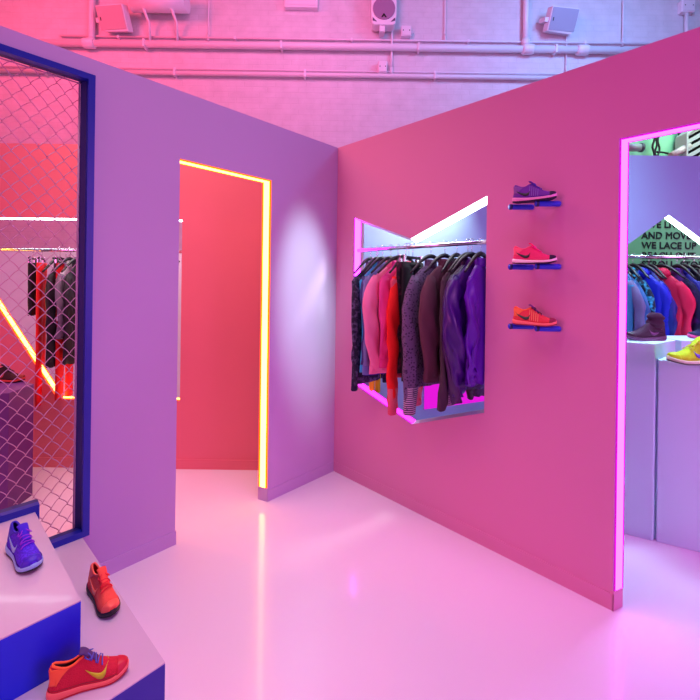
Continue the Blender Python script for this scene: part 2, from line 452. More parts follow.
vpipe(445, -30, 41, .009, 'hair thin vertical conduit right of the round fronted speaker')
vpipe(566, 31, 72, .008, 'hair thin vertical conduit below the angled right speaker')
vpipe(622.5, -30, 46, .010, 'hair thin vertical conduit on the blue end of the brick wall')
vpipe(686, 13, 60, .028, 'white vertical conduit below the junction box at the far right')

def spk(px0, px1, py0, py1, lab, flip, grey):
    s0, z1 = wallfix(px0, py0, .2); s1, z0 = wallfix(px1, py1, .2)
    w, h = s1-s0, z1-z0
    root = empty('wall_speaker', T(*D((s0+s1)/2, BD-.2, (z0+z1)/2)) @ DIAG @ RZ(.12*flip) @ Matrix.Rotation(.42, 4, 'X'), lab, 'speaker')
    bm = bmesh.new()
    prism(bm, [(-w/2, 0, -h*.44), (w*.38, 0, -h/2), (w/2, 0, -h*.3), (w/2, 0, h/2), (-w/2, 0, h*.5)] if flip > 0 else
          [(-w/2, 0, h/2), (w/2, 0, h/2), (w/2, 0, -h/2), (-w*.36, 0, -h*.46), (-w/2, 0, -h*.2)], Yp, .14)
    obj('cabinet', bm, M_pipe, root, bevel=.012)
    obj('grille', box(-w*.47, w*.47, -.008, 0, -h*.40, h*.46), mat('grille_'+grey[0], grey[1], .7, bump=.4, bscale=300), root, bevel=.006)
    obj('emblem', box(-w*.40, -w*.37, -.012, -.008, -h*.05, h*.08), M_black, root)
    obj('bracket', bx(box(-.03, .03, .14, .19, -.05, .05), -w/2-.06, -w/2+.04, .03, .19, -.03, .03), M_pipe, root)
spk(97, 126, 6.5, 30.5, 'flat faced angled speaker on the pink left end of the brick wall', -1, ('rose', (200, 170, 180)))
spk(549, 578, 9, 32, 'grey faced angled speaker on the blue right end of the brick wall', 1, ('grey', (165, 160, 185)))
# round fronted speaker
s, z = wallfix(384, 9, .2); zb = wallfix(384, 24.5, .2)[1]; w = wallfix(397, 9, .2)[0]-wallfix(371.5, 9, .2)[0]
root = empty('round_speaker', T(*D(s, BD-.2, z)) @ DIAG, 'white speaker with round grey grille and triangle emblem, top centre of the brick wall', 'speaker')
bm = bmesh.new(); hb = z-zb
prism(bm, [(-w/2, 0, hb*2), (-w/2, 0, -hb*.3), (-w*.46, 0, -hb*.9), (-w*.36, 0, -hb), (w*.36, 0, -hb), (w*.46, 0, -hb*.9), (w/2, 0, -hb*.3), (w/2, 0, hb*2)], Yp, .17)
obj('cabinet', bm, M_pipe, root, bevel=.01)
def disc(r0, y0, y1, seg=32, cx=0, cz=0):
    return tube(bmesh.new(), [(cx, y0, cz), (cx, y1, cz)], r0, seg)
obj('grille', disc(w*.435, -.012, .01, cz=hb*.02), mat('grille_mauve', (150, 112, 150), .6, bump=.4, bscale=300), root)
bm = bmesh.new()
for sx in (-1, 1): prism(bm, [(0, -.014, -w*.20), (sx*w*.02, -.014, -w*.2), (sx*w*.105, -.014, -w*.345), (sx*w*.045, -.014, -w*.345), (0, -.014, -w*.27)], Yp, -.004)
obj('emblem', bm, M_black, root, label='dark triangle emblem')
for sx in (-1, 1):
    bm = bmesh.new(); prism(bm, [(sx*w*.44, -.003, -hb*.55), (sx*w*.44, -.003, -hb*.75), (sx*w*.27, -.003, -hb*.82)], Yp, -.004)
    obj('port', bm, mat('port_dark', (90, 60, 100), .6), root)
obj('bracket', box(-.06, .02, .02, .16, -hb-.09, -hb), M_pipe, root)
def jbox(px0, px1, py0, py1, lab, knob=True, name='junction_box'):
    s0, z1 = wallfix(px0, py0, .05); s1, z0 = wallfix(px1, py1, .05); w, h = s1-s0, z1-z0
    root = empty(name, T(*D((s0+s1)/2, BD, z0)) @ DIAG, lab, 'junction box')
    obj('box', box(-w/2, w/2, -.09, 0, 0, h), M_pipe, root, bevel=.01)
    cv_ = obj('cover', box(-w*.44, w*.44, -.1, -.09, h*.06, h*.94), M_pipe, root, bevel=.004)
    if knob: obj('knob', tube(bmesh.new(), [(w*.5, -.04, h*.5), (w*.5+.03, -.04, h*.5)], .02, 10), M_pipe, root)
    for k in (-1, 1): obj('screw', tube(bmesh.new(), [(k*w*.3, -.104, h*.5), (k*w*.3, -.1, h*.5)], .008, 8), M_black, cv_)
jbox(401, 411, 27, 37.5, 'small square box right of the round fronted speaker')
jbox(378, 387, 62, 74, 'small box sitting on the lowest pipe below the round fronted speaker', False)
jbox(680, 693, 1, 13.5, 'junction box at the far right top of the brick wall')
jbox(285, 318, -20, 9, 'pink white cabinet with a lower lip cut off at the top edge left of centre', False, 'service_box')
s0, z1 = wallfix(284, 8, .1); s1, z0 = wallfix(319, 12, .1)
# flat duct with two pipe elbows on the left
s0, z0 = wallfix(136, 8, .25); s1, z1 = wallfix(186, -25, .25)
root = empty('pipe_bundle', T(*D(s0, BD-.2, z0)) @ DIAG, 'large horizontal pipe on two curved brackets at the pink top left', 'pipe')
obj('duct', tube(bmesh.new(), [(-.1, 0, .12), (s1-s0, 0, .12)], .13, 20), M_pipe, root)
for pxx in (149.5, 177):
    sx = wallfix(pxx, 8, .1)[0]-s0
    obj('bracket', tube(bmesh.new(), [(sx-.2, 0, .28), (sx-.1, -.06, .14), (sx-.01, -.03, -.02), (sx, .08, -.12), (sx, .15, -.42)], .022, 8), M_pipe, root)

# ------------------------------------------------------------------ platform tiers
M_top = mat('gloss_laminate', (206, 186, 206), .2, coat=.15, var=.04, vscale=3)
c1 = at(81, 600, 'z', T1); c2 = at(165.2, 662.3, 'z', T2)
e1y, e2y = c1.y, c2.y
x1r, x2r = c1.x*.75+tx1*.25, c2.x*.85+at(82, 536, 'y', Y0).x*.15
root = empty('display_step', T(0, 1.75, 0), 'taller blue display step with glossy pale top carrying the purple shoe', 'display platform')
Zp = Vector((0, 0, 1)); bx1, bx2 = tx1, at(81.8, 537, 'y', Y0).x; yb = Y0-.001
def foot(P, z0, z1): return prism(bmesh.new(), [(x, y-1.75, z0) for x, y in P], Zp, z1-z0)
P1 = [(-1.3, e1y), (c1.x, e1y), (bx1, yb), (-1.3, yb)]
P2 = [(-1.3, e2y), (c2.x, e2y), (bx2, yb), (bx1+.001, yb), (c1.x+.001, e1y-.001), (-1.3, e1y-.001)]
obj('base', foot(P1, 0, T1-.004), mat('paint_royal_blue', (4, 34, 225), .4), root)
obj('top_panel', foot(P1, T1-.004, T1), M_top, root, label='glossy pale top panel')
root = empty('display_step', T(0, 1.75, 0), 'lower blue display step with pale top carrying the orange and the crimson shoe', 'display platform')
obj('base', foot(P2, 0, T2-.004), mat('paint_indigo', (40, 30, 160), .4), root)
obj('top_panel', foot(P2, T2-.004, T2), M_top, root, label='pale top panel')

# ------------------------------------------------------------------ wire mesh screen
FW = .027
root = empty('wire_mesh_screen', T(fx1, Y0, 0), 'chain link mesh screen in a cobalt blue frame set into the left wall', 'mesh screen')
def shrink(P, w):  # inner outline of the frame face
    return [(-1.2+w, fb1+w), (tx1-.012+w, fb1+w), (tx1-.012+w, fb2+w), (fx1-w, fb2+w), (fx1-w, ft-w), (-1.2+w, ft-w)]
IN = shrink(FB, FW)
bm = slab([FB, IN], lambda a, z: (a-fx1, -.012, z), Yp, .03)
obj('frame', bm, M_blue, root, label='cobalt blue frame')
bm = bmesh.new()
mp_ = IN + [IN[0]]
for i in range(6):
    a, b2 = IN[i], IN[(i+1) % 6]
IN2 = shrink(FB, FW-.012)
_b = lambda P: [(x-(.018 if x > fx1-.2 and x > tx1+.1 else 0), z) for x, z in P]
bm = slab([IN2, IN], lambda a, z: (a-fx1, .018, z), Yp, .030, 0, [_b(IN2), _b(IN)])
obj('frame_lining', bm, mat('paint_navy', (20, 22, 110), .45), root, label='darker blue lining inside the frame')
M_y = .046
# woven wires: each wire zigzags and hooks its neighbour
bm = bmesh.new()
pw, ph = .0298, .0755
xL, xR = IN[0][0]-fx1, IN[3][0]-fx1-.018
ztop = IN[4][1]
x = xR
n_w = 0
while x > xL+.0:
    xc = x - pw/2
    lo = (fb1+FW) if xc+fx1 < tx1 else (fb2+FW)
    # shift alternate wires so they hook their neighbours
    zz = ztop - (0 if n_w % 2 == 0 else 0)
    # neighbouring wires mirror: phase shift handled by half pitch
    pts = []; i = 0; z = zz
    par = 1 if n_w % 2 == 0 else -1
    while z > lo:
        for q in range(6):
            f = q/6
            sg_ = par*(1 if i % 2 == 0 else -1)
            e = 1-(1-f)**1.45
            px_ = xc + sg_*(pw/2+.0008) * (1-2*e)
            z_ = z - ph/2*f
            if z_ > lo: pts.append((px_, M_y + sg_*.004*math.cos(PI*f), z_))
        z -= ph/2; i += 1
    tube(bm, pts, .0018, 5, cap=False)
    x -= pw; n_w += 1
obj('wire_mesh', bm, M_zinc, root, label='galvanised chain link mesh')
bm = tube(bmesh.new(), [(xR-.006, M_y, fb2+FW), (xR-.006, M_y, ztop)], .003, 6)
tube(bm, [(xL, M_y, ztop-.008), (xR, M_y, ztop-.008)], .003, 6)
obj('tension_wire', bm, M_zinc, root)

# ------------------------------------------------------------------ shoes
HW = [(0, .010), (.02, .021), (.07, .029), (.15, .033), (.3, .033), (.42, .034), (.58, .041), (.72, .046), (.82, .044), (.9, .036), (.96, .023), (1, .008)]
HT = [(0, .078), (.04, .100), (.1, .103), (.2, .095), (.3, .098), (.40, .112), (.47, .104), (.58, .080), (.7, .057), (.82, .041), (.9, .035), (.96, .026), (1, .012)]
MT = [(0, .036), (.1, .034), (.3, .028), (.5, .025), (.7, .023), (.9, .024), (1, .028)]
def smoothtab(tab, t):
    # Catmull-Rom style smoothing by local averaging
    s = 0
    for dt_ in (-.025, 0, .025): s += interp(tab, min(1, max(0, t+dt_)))
    return s/3 if .03 < t < .97 else interp(tab, t)
LS = .28
def lift(t): return .014*max(0, (t-.72)/.28)**2 + .004*max(0, (.1-t)/.1)
def cen_y(t): return .006*math.sin(PI*min(1, t)) - .004*max(0, t-.6)
def up_pt(t, th, off=0.0, tall=1.0, lowc=1.0):
    w = smoothtab(HW, t)*.97 + off; h = smoothtab(HT, t)*tall + off
    c, s = math.cos(th), math.sin(th)
    z = h*abs(s)**.85
    k = .34 if t < .5 else .34-.2*(t-.5)
    y = w*math.copysign(abs(c)**.62, c)*(1 - k*(z/max(.03, h))*(h/.09))
    hl = -.006*math.sin(PI*min(1, z/.09)) if t < .1 else 0
    return Vector(((t-.5)*LS - hl, y + cen_y(t), smoothtab(MT, t) - .006 + lift(t) + z))

def patch(t0, t1, fa, fb, off, nt_=14, nh=14, tall=1.0, skew=0):
    """shell patch on the upper between lengthwise t0..t1 and angle functions fa(t)..fb(t)"""
    bm = bmesh.new(); g = []
    for i in range(nt_+1):
        t = t0+(t1-t0)*i/nt_
        a, b = fa(t), fb(t)
        g.append([bm.verts.new(up_pt(t0+(t-t0)*(1-skew*(1-j/nh)**.7), a+(b-a)*j/nh, off, tall)) for j in range(nh+1)])
    for i in range(nt_):
        for j in range(nh):
            f = bm.faces.new((g[i][j], g[i+1][j], g[i+1][j+1], g[i][j+1])); f.smooth = True
    return bm

SW_LO = [(0, .92), (.18, .60), (.38, .30), (.58, .07), (.72, 0), (.84, .06), (.93, .28), (1, .95)]
SW_UP = [(0, .92), (.18, .74), (.38, .58), (.58, .47), (.72, .45), (.84, .52), (.93, .68), (1, .95)]
def swoosh(side, ta, tb, za, zb, off=.0022):
    bm = bmesh.new(); prev = None; N = 14
    for i in range(N+1):
        k = i/N; t = ta+(tb-ta)*k
        row = []
        for tab in (SW_LO, SW_UP):
            v = interp(tab, k); zz = za+(zb-za)*v
            h = smoothtab(HT, t); r = min(.999, max(.02, (zz/h)))**(1/.85)
            th = math.asin(min(1, r)); th = th if side > 0 else PI-th
            row.append(up_pt(t, th, off))
        mid = (row[0]+row[1])/2
        vs = [bm.verts.new(row[0]), bm.verts.new(row[1])]
        if prev:
            bm.faces.new((prev[0], vs[0], vs[1], prev[1]))
        prev = vs
    return bm

def sole(z0f, z1f, grow, nt_=30):
    bm = bmesh.new(); tops = []; bots = []
    pts = []
    for i in range(nt_+1):
        t = .5-.5*math.cos(PI*i/nt_)
        pts.append((t, 1))
    for i in range(nt_, -1, -1):
        t = .5-.5*math.cos(PI*i/nt_)
        pts.append((t, -1))
    ringz = []
    for lv, (g, q) in enumerate(((-.002, 0), (grow*.6, .12), (grow, .45), (grow*.7, .85), (-.001, 1))):
        ring = []
        for t, sd in pts:
            w = smoothtab(HW, t) + g
            z = z0f(t)+(z1f(t)-z0f(t))*q
            x = (t-.5)*(LS+2*g)
            ring.append(bm.verts.new((x, sd*w+cen_y(t), z)))
        ringz.append(ring)
    n = len(pts)
    for a, b in zip(ringz, ringz[1:]):
        for i in range(n):
            f = bm.faces.new((a[i], a[(i+1) % n], b[(i+1) % n], b[i])); f.smooth = True
    for ring in (ringz[0], ringz[-1]):
        h = len(ring)//2
        for i in range(h-1):
            bm.faces.new((ring[i], ring[i+1], ring[n-2-i], ring[n-1-i]))
    return bm

def shoe(label, group, mtx, L, cols, sw=('side', .12, .50), boot=False, cat='shoe', name='running_shoe', pattern=None):
    """cols: upper, mid, out, swoosh, lace, toe, heel, lining"""
    s = L/LS
    root = empty(name, mtx, label, cat, group)
    S = Matrix.Scale(s, 4)
    def M(k, rgb, **kw):
        return mat('shoe_%s_%d_%d_%d' % ((k,)+tuple(rgb)), rgb, **kw)
    up = pattern or M('knit', cols['upper'], rough=.75, bump=.35, bscale=350, var=.12, vscale=60)
    A = .56
    def ofa(t):   # half angle of the ankle opening
        if t < .05 or t > .44: return 0
        k = (t-.05)/.39
        return A*min(1, math.sin(PI*k)**.35) if 0 < k < 1 else 0
    bm = bmesh.new(); NT, NH = 40, 26
    g = []
    for i in range(NT+1):
        t = .003+.994*i/NT; a = ofa(t)
        row = [up_pt(t, (PI/2-a)*j/(NH/2)) for j in range(NH//2+1)]
        row2 = [up_pt(t, PI/2+a+(PI/2-a)*j/(NH/2)) for j in range(NH//2+1)]
        g.append((t, a, [bm.verts.new(p) for p in row], [bm.verts.new(p) for p in row2]))
    for (t, a, r1, r2), (u, c, q1, q2) in zip(g, g[1:]):
        for j in range(NH//2):
            for r, q in ((r1, q1), (r2, q2)):
                bm.faces.new((r[j], q[j], q[j+1], r[j+1])).smooth = True
        if a == 0 and c == 0 or (a == 0) != (c == 0):
            try: bm.faces.new((r1[-1], q1[-1], q2[0], r2[0])).smooth = True
            except ValueError: pass
    for side in (g[0], g[-1]):
        vs = side[2]+side[3][1:] if False else side[2]+side[3]
        try: bm.faces.new(vs)
        except ValueError: pass
    bmesh.ops.remove_doubles(bm, verts=bm.verts, dist=.0004)
    bm.transform(S)
    upper_o = o = obj('upper', bm, [up, M('lining', cols['lining'], rough=.9)], root, smooth=True)
    sol = o.modifiers.new('thick', 'SOLIDIFY'); sol.thickness = .004*s; sol.offset = -1; sol.material_offset = 1
    def add(nm, bm, rgb, lab=None, m=None, par=root, solid=.0012, **kw):
        bm.transform(S)
        o = obj(nm, bm, m or M(nm, rgb, **kw), par, smooth=True)
        if solid:
            q = o.modifiers.new('thick', 'SOLIDIFY'); q.thickness = solid*s; q.offset = 0
        if lab: o['label'] = lab
        return o
    add('insole', sole(lambda t: MT_(t)+.002, lambda t: MT_(t)+.008, -.006), cols['lining'], solid=0, rough=.9)
    add('midsole', sole(lambda t: lift(t)+.006, lambda t: MT_(t)+lift(t), .003), cols['mid'], solid=0, rough=.5)
    add('outsole', sole(lambda t: lift(t)*1.0, lambda t: lift(t)+.010, .0015), cols['out'], solid=0, rough=.6, bump=.5, bscale=200)
    add('toe_cap', patch(.86, .992, lambda t: .02, lambda t: PI-.02, .0016, 8, 20), cols['toe'], rough=.5)
    add('heel_counter', patch(.006, .30, lambda t: .25, lambda t: PI/2-.60 if t > .05 else PI/2-.25, .0018, 12, 10, 1.0, .62), cols['heel'], rough=.5)
    add('heel_counter', patch(.006, .30, lambda t: PI-.25, lambda t: PI/2+.60 if t > .05 else PI/2+.25, .0018, 12, 10, 1.0, .62), cols['heel'], rough=.5)
    # collar pad
    pts = []
    K = 18
    for i in range(K+1):
        t = .055+.38*i/K; pts.append(up_pt(t, PI/2-ofa(t), -.001))
    for i in range(K, -1, -1):
        t = .055+.38*i/K; pts.append(up_pt(t, PI/2+ofa(t), -.001))
    pts.append(pts[0])
    if not boot:
        add('collar', tube(bmesh.new(), pts, .0045, 8, cap=False), cols['heel'], solid=0, rough=.85)
        # tongue
        bm = bmesh.new(); rows = []
        for i in range(9):
            k = i/8; t = .60-.24*k
            for_ = []
            base = up_pt(t, PI/2, .004)
            zz = base.z + .026*max(0, k-.35) ; xx = base.x + 0.004*k
            w_ = .013+.007*k
            for j in range(7):
                q = j/6*2-1
                for_.append(bm.verts.new((xx, q*w_+cen_y(t), zz - .006*q*q)))
            rows.append(for_)
        for r, q in zip(rows, rows[1:]):
            for j in range(6): bm.faces.new((r[j], q[j], q[j+1], r[j+1]))
        add('tongue', bm, cols['tongue'] if 'tongue' in cols else cols['upper'], solid=.004, rough=.8)
        for k in range(6):
            t0 = .45+.04*k; t1 = t0+.022
            pts = []
            for j in range(9):
                q = j/8; th = PI/2-.55+1.1*q
                pts.append(up_pt(t0+(t1-t0)*(q if k % 2 else 1-q), th, .0062))
            add('lace', tube(bmesh.new(), pts, .0026, 6), cols['lace'], solid=0, rough=.8)
        for sd in (-1, 1):
            b0 = up_pt(.44, PI/2, .011)
            pts = [b0 + Vector((.012*math.sin(2*PI*q)*.8 + .020*math.sin(PI*q), sd*.024*math.sin(PI*q), -.020*math.sin(PI*q)-.002)) for q in [i/10 for i in range(11)]]
            add('lace_loop', tube(bmesh.new(), pts, .0022, 6), cols['lace'], solid=0, rough=.8)
    for sd in (1, -1):
        add('side_logo', swoosh(sd, sw[1], sw[2], .016, .062 if sw[2]-sw[1] < .4 else .058), cols['swoosh'], 'tick shaped logo', par=upper_o, rough=.4)
        # overlays radiating to the laces
        for k in range(5):
            t0 = .40+.048*k
            f1 = (lambda t, a=PI/2-.65: a) if sd > 0 else (lambda t, a=PI/2+.65: a)
            f2 = (lambda t: .12) if sd > 0 else (lambda t: PI-.12)
            if 'rib' in cols:
                add('side_rib', patch(t0, t0+.009, f1, f2, .0012, 2, 10), cols['rib'], par=upper_o, rough=.6)
    return root, add, s
def MT_(t): return interp(MT, t)

# wall shelves: two blue capsule pegs each
def capsule(bm, a, b, r, mi=0):
    a = Vector(a); b = Vector(b); d = (b-a).normalized()
    pts = [a+d*.0, a+d*r*.12, a+d*r*.4, a+d*r]; rr = [r*.62, r*.82, r*.96, r]
    pts += [b-d*r, b-d*r*.4, b-d*r*.12, b]; rr += [r, r*.96, r*.82, r*.62]
    return tube(bm, pts, rr, 16)
M_peg = mat('peg_blue', (44, 56, 214), .35)
M_pegd = mat('peg_band', (26, 28, 96), .5)
shelves = [(205.5, 'topmost'), (266.8, 'middle'), (327.5, 'lowest')]
shoe_specs = [
    ('violet running shoe with black toe on the topmost blue wall peg shelf', dict(upper=(112, 40, 160), mid=(240, 150, 200), out=(30, 14, 50), swoosh=(14, 8, 24), lace=(70, 60, 190), toe=(20, 12, 34), heel=(130, 70, 160), lining=(40, 50, 200), rib=(150, 120, 200))),
    ('hot pink running shoe with white sole on the middle blue wall peg shelf', dict(upper=(250, 44, 110), mid=(255, 226, 226), out=(60, 20, 50), swoosh=(20, 8, 22), lace=(250, 20, 150), toe=(24, 10, 30), heel=(255, 90, 120), lining=(250, 160, 190))),
    ('orange and crimson trail shoe with dark laces on the lowest blue wall peg shelf', dict(upper=(236, 60, 70), mid=(255, 120, 110), out=(150, 20, 50), swoosh=(40, 70, 50), lace=(50, 16, 60), toe=(150, 30, 60), heel=(255, 120, 60), lining=(220, 30, 60), rib=(255, 190, 120), tongue=(120, 40, 120)))]
for (py, rank), (slab_, cols) in zip(shelves, shoe_specs):
    r = .0135
    ends = []
    for pl, pr_x in ((508.5, 533.5), (535.0, 560.5)):
        B = at(pr_x, py, 'x', X0-r*.8); A = at(pl, py, 'd', B.dot(Fv)+.004)
        ends.append((A, B))
    z = at(534, py, 'd', (ends[0][0].dot(Fv)+ends[1][0].dot(Fv))/2).z
    ym = (ends[0][1].y+ends[1][1].y)/2
    root = empty('peg_shelf', T(X0, ym, z), 'blue two peg shoe shelf, %s of the three on the pink wall' % rank, 'shelf', None)
    o0 = Vector((X0, ym, 0))
    for A, B in ends:
        A = Vector((A.x, A.y, 0))-o0; B = Vector((B.x, B.y, 0))-o0; d_ = (B-A).normalized()
        pg_ = obj('peg', capsule(bmesh.new(), A, B, r), M_peg, root)
        obj('end_band', tube(bmesh.new(), [A+d_*.004, A+d_*.016], r+.0006, 16), M_pegd, pg_)
        Wl = B-d_*.03
        obj('mounting_arm', tube(bmesh.new(), [Wl, Vector((0, Wl.y, 0))], .006, 8), M_pegd, root)
    ha = at(513, py-10, 'x', X0-.098); ta = at(556.5, py-10, 'x', X0-.062)
    Lr = (Vector((ta.x, ta.y))-Vector((ha.x, ha.y))).length
    ang = math.atan2(ta.y-ha.y, ta.x-ha.x)
    mt = T((ha.x+ta.x)/2, (ha.y+ta.y)/2, z+r-.001) @ RZ(ang)
    shoe(slab_, None, mt, Lr, cols, sw=('s', .05, .42))

def ground_shoe(label, heel, toe, z, L, cols, **kw):
    a = at(*heel, 'z', z); b = at(*toe, 'z', z)
    ang = math.atan2(b.y-a.y, b.x-a.x); c = (a+b)/2
    return shoe(label, None, T(c.x, c.y, z) @ RZ(ang), L or (b-a).length, cols, **kw)
M_camo = stripes('knit_violet', (66, 20, 205), (92, 40, 235), 180, kind='noise')
ground_shoe('blue violet running shoe with pale blue sole on the taller display step', (13, 549), (33, 571.5), T1, .215,
    dict(upper=(66, 24, 215), mid=(150, 190, 240), out=(16, 14, 40), swoosh=(150, 190, 240), lace=(150, 40, 220), toe=(60, 24, 200), heel=(60, 40, 200), lining=(40, 20, 150)), pattern=M_camo)
ground_shoe('coral orange running shoe with black sole at the back of the lower display step', (93.5, 590), (111, 615), T2, .21,
    dict(upper=(255, 84, 66), mid=(22, 18, 26), out=(14, 12, 18), swoosh=(255, 120, 90), lace=(240, 36, 50), toe=(255, 100, 80), heel=(255, 110, 90), lining=(230, 60, 60)))
ground_shoe('crimson running shoe with yellow tick logo at the front of the lower display step', (61, 694), (116, 674), T2, .195,
    dict(upper=(208, 16, 52), mid=(250, 110, 100), out=(200, 30, 40), swoosh=(206, 210, 40), lace=(90, 90, 190), toe=(206, 16, 50), heel=(255, 104, 54), lining=(110, 80, 70), tongue=(80, 50, 110)), sw=('s', .46, .74))

# ------------------------------------------------------------------ plinths
def plinth(pts, h, m, label):
    c = sum((Vector((*p, 0)) for p in pts), Vector())/len(pts)
    bm = bmesh.new(); prism(bm, [(p[0]-c.x, p[1]-c.y, 0) for p in pts], Vector((0, 0, 1)), h)
    o = obj('display_plinth', bm, m, mtx=T(c.x, c.y, 0), bevel=.003)
    return tag(o, label, 'plinth', None)
M_pl = mat('plinth_lilac', (206, 240, 248), .5)
N = at(652.5, 541, 'z', 0); A_ = at(625, 534, 'z', 0); hN = at(652.7, 343.6, 'x', N.x).z
dirA = (A_-N).normalized(); A2 = N + dirA*.42
hp1 = CAMZ-(CAMZ-hN)
Rr = at(675.7, 340, 'z', hp1)
plinth([(N.x, N.y), (A2.x, A2.y), (A2.x+.28, A2.y+.05), (Rr.x+.05, Rr.y+.14), (Rr.x, Rr.y)], hp1, M_pl, 'tall lilac plinth carrying the maroon boot beyond the right doorway')
N2 = at(656.3, 541.5, 'z', 0); E2 = at(700, 552.5, 'z', 0); d2 = (E2-N2).normalized(); hp2 = at(657, 361.5, 'y', N2.y).z
E3 = N2 + d2*.34; pr = Vector((-d2.y, d2.x, 0)); pr = pr if pr.x > 0 else -pr
q1, q2 = E3+pr*.125, N2+pr*.125
plinth([(N2.x, N2.y), (E3.x, E3.y), (q1.x, q1.y), (q2.x, q2.y)], hp2, M_pl, 'lower lilac plinth carrying the yellow shoe beyond the right doorway')
P3 = at(681.5, 339.5, 'z', hp1*1.0); P4 = at(712, 336.5, 'z', hp1)
hp3 = hp1
a3 = Vector((P3.x+.13, P3.y-.0, 0)); 
P3 = D(*(sz(681.5, 339.5, 2.5)[0], 2.5)); P4 = D(sz(760, 339, 2.62)[0], 2.62); hp3 = sz(690, 340.0, 2.53)[1]
plinth([(P3.x, P3.y), (P4.x, P4.y), (P4.x+.16, P4.y+.14), (P3.x+.17, P3.y+.16)], hp3, M_pl, 'lilac plinth cut off by the frame behind the yellow shoe')
# dark plinth behind the wire mesh
zp = .72
pr_ = at(34, 384, 'z', zp); pn = at(9, 393, 'z', zp)
plinth([(pr_.x, pr_.y), (pn.x, pn.y), (pn.x-.35, pn.y+.22), (pn.x-.3, pn.y+.5), (pr_.x-.06, pr_.y+.25)], zp,
       mat('plinth_plum', (104, 48, 128), .5), 'purple plinth behind the wire mesh carrying the dark red shoe')
sp = at(6, 382, 'z', zp)
shoe('black and red running shoe on the plinth behind the wire mesh', None, T(sp.x, sp.y, zp) @ RZ(YAW-PI/2+.15), .22,
     dict(upper=(60, 12, 22), mid=(210, 50, 40), out=(20, 10, 20), swoosh=(200, 60, 40), lace=(20, 10, 16), toe=(150, 40, 36), heel=(30, 10, 16), lining=(20, 10, 16)))
# shoes beyond the right doorway
bb = at(645, 340.5, 'z', hp1)
rt, add, s_ = shoe('maroon slouchy high top boot on the tall lilac plinth', None, T(bb.x+.015, bb.y+.0, hp1) @ RZ(YAW+PI/2+.06), .235,
     dict(upper=(62, 12, 52), mid=(96, 40, 88), out=(150, 100, 150), swoosh=(120, 50, 110), lace=(70, 16, 56), toe=(58, 10, 48), heel=(58, 12, 50), lining=(30, 8, 26)), boot=True, cat='boot', name='high_top_boot')
bm = bmesh.new(); rings = []
for i in range(15):
    k = i/14; z = .06+.125*k
    fold = .006*math.sin(k*PI*5.5)
    rings.append([bm.verts.new(((-.064+.052*math.cos(a)*(1.12-.1*k)+fold*math.cos(a) - .012*k), (.031+fold)*math.sin(a), z+.008*math.sin(a*2+k*5)+.010*k*math.cos(a))) for a in [2*PI*j/24 for j in range(24)]])
for a, b in zip(rings, rings[1:]):
    for j in range(24): bm.faces.new((a[j], a[(j+1) % 24], b[(j+1) % 24], b[j])).smooth = True
add('shaft', bm, (62, 12, 52), 'slouched folded ankle shaft', solid=.004, rough=.8)
yy = at(694, 364.5, 'z', hp2)
shoe('neon yellow running shoe with violet tick logo on the lower lilac plinth', None, T(yy.x+.03, yy.y+.0, hp2) @ RZ(YAW+PI/2-.02), .27,
     dict(upper=(206, 255, 6), mid=(226, 240, 190), out=(90, 110, 90), swoosh=(110, 90, 200), lace=(236, 250, 90), toe=(206, 255, 6), heel=(206, 255, 6), lining=(190, 210, 40)), sw=('s', .22, .62))
cc = D(sz(706, 336, 2.6)[0], 2.6)
shoe('navy running shoe with pink sole cut off at the right edge of the frame', None, T(cc.x+.03, cc.y+.02, hp3) @ RZ(YAW+PI/2+.1), .2,
     dict(upper=(24, 34, 80), mid=(240, 90, 160), out=(240, 60, 150), swoosh=(240, 240, 240), lace=(20, 30, 60), toe=(20, 30, 60), heel=(20, 30, 60), lining=(20, 20, 50)))

# ------------------------------------------------------------------ clothes
def fnoise(a, b, c=0): return noise.noise(Vector((a, b, c)))

def hanger(mtx, label, w=.165, color=M_hang):
    root = empty('clothes_hanger', mtx, label, 'clothes hanger')
    pts = [(.0, 0, -.058)] + [(0, 0, DROP-.035)] + [(.016*math.sin(a), 0, DROP + .016*math.cos(a) - .004) for a in [PI*1.0 + PI*1.35*i/10 for i in range(11)]]
    obj('hook', tube(bmesh.new(), pts, .0016, 6), M_chrome, root)
    pts = [(w*(i/8-1), 0, -.160+.105*math.sin(PI/2*i/8)**1.15) for i in range(9)] + [(w*i/8, 0, -.160+.105*math.sin(PI/2*(1-i/8))**1.15) for i in range(1, 9)]
    obj('arms', tube(bmesh.new(), pts, [.006+.008*min(i, 16-i)/8 for i in range(17)], 8), color, root)
    return root

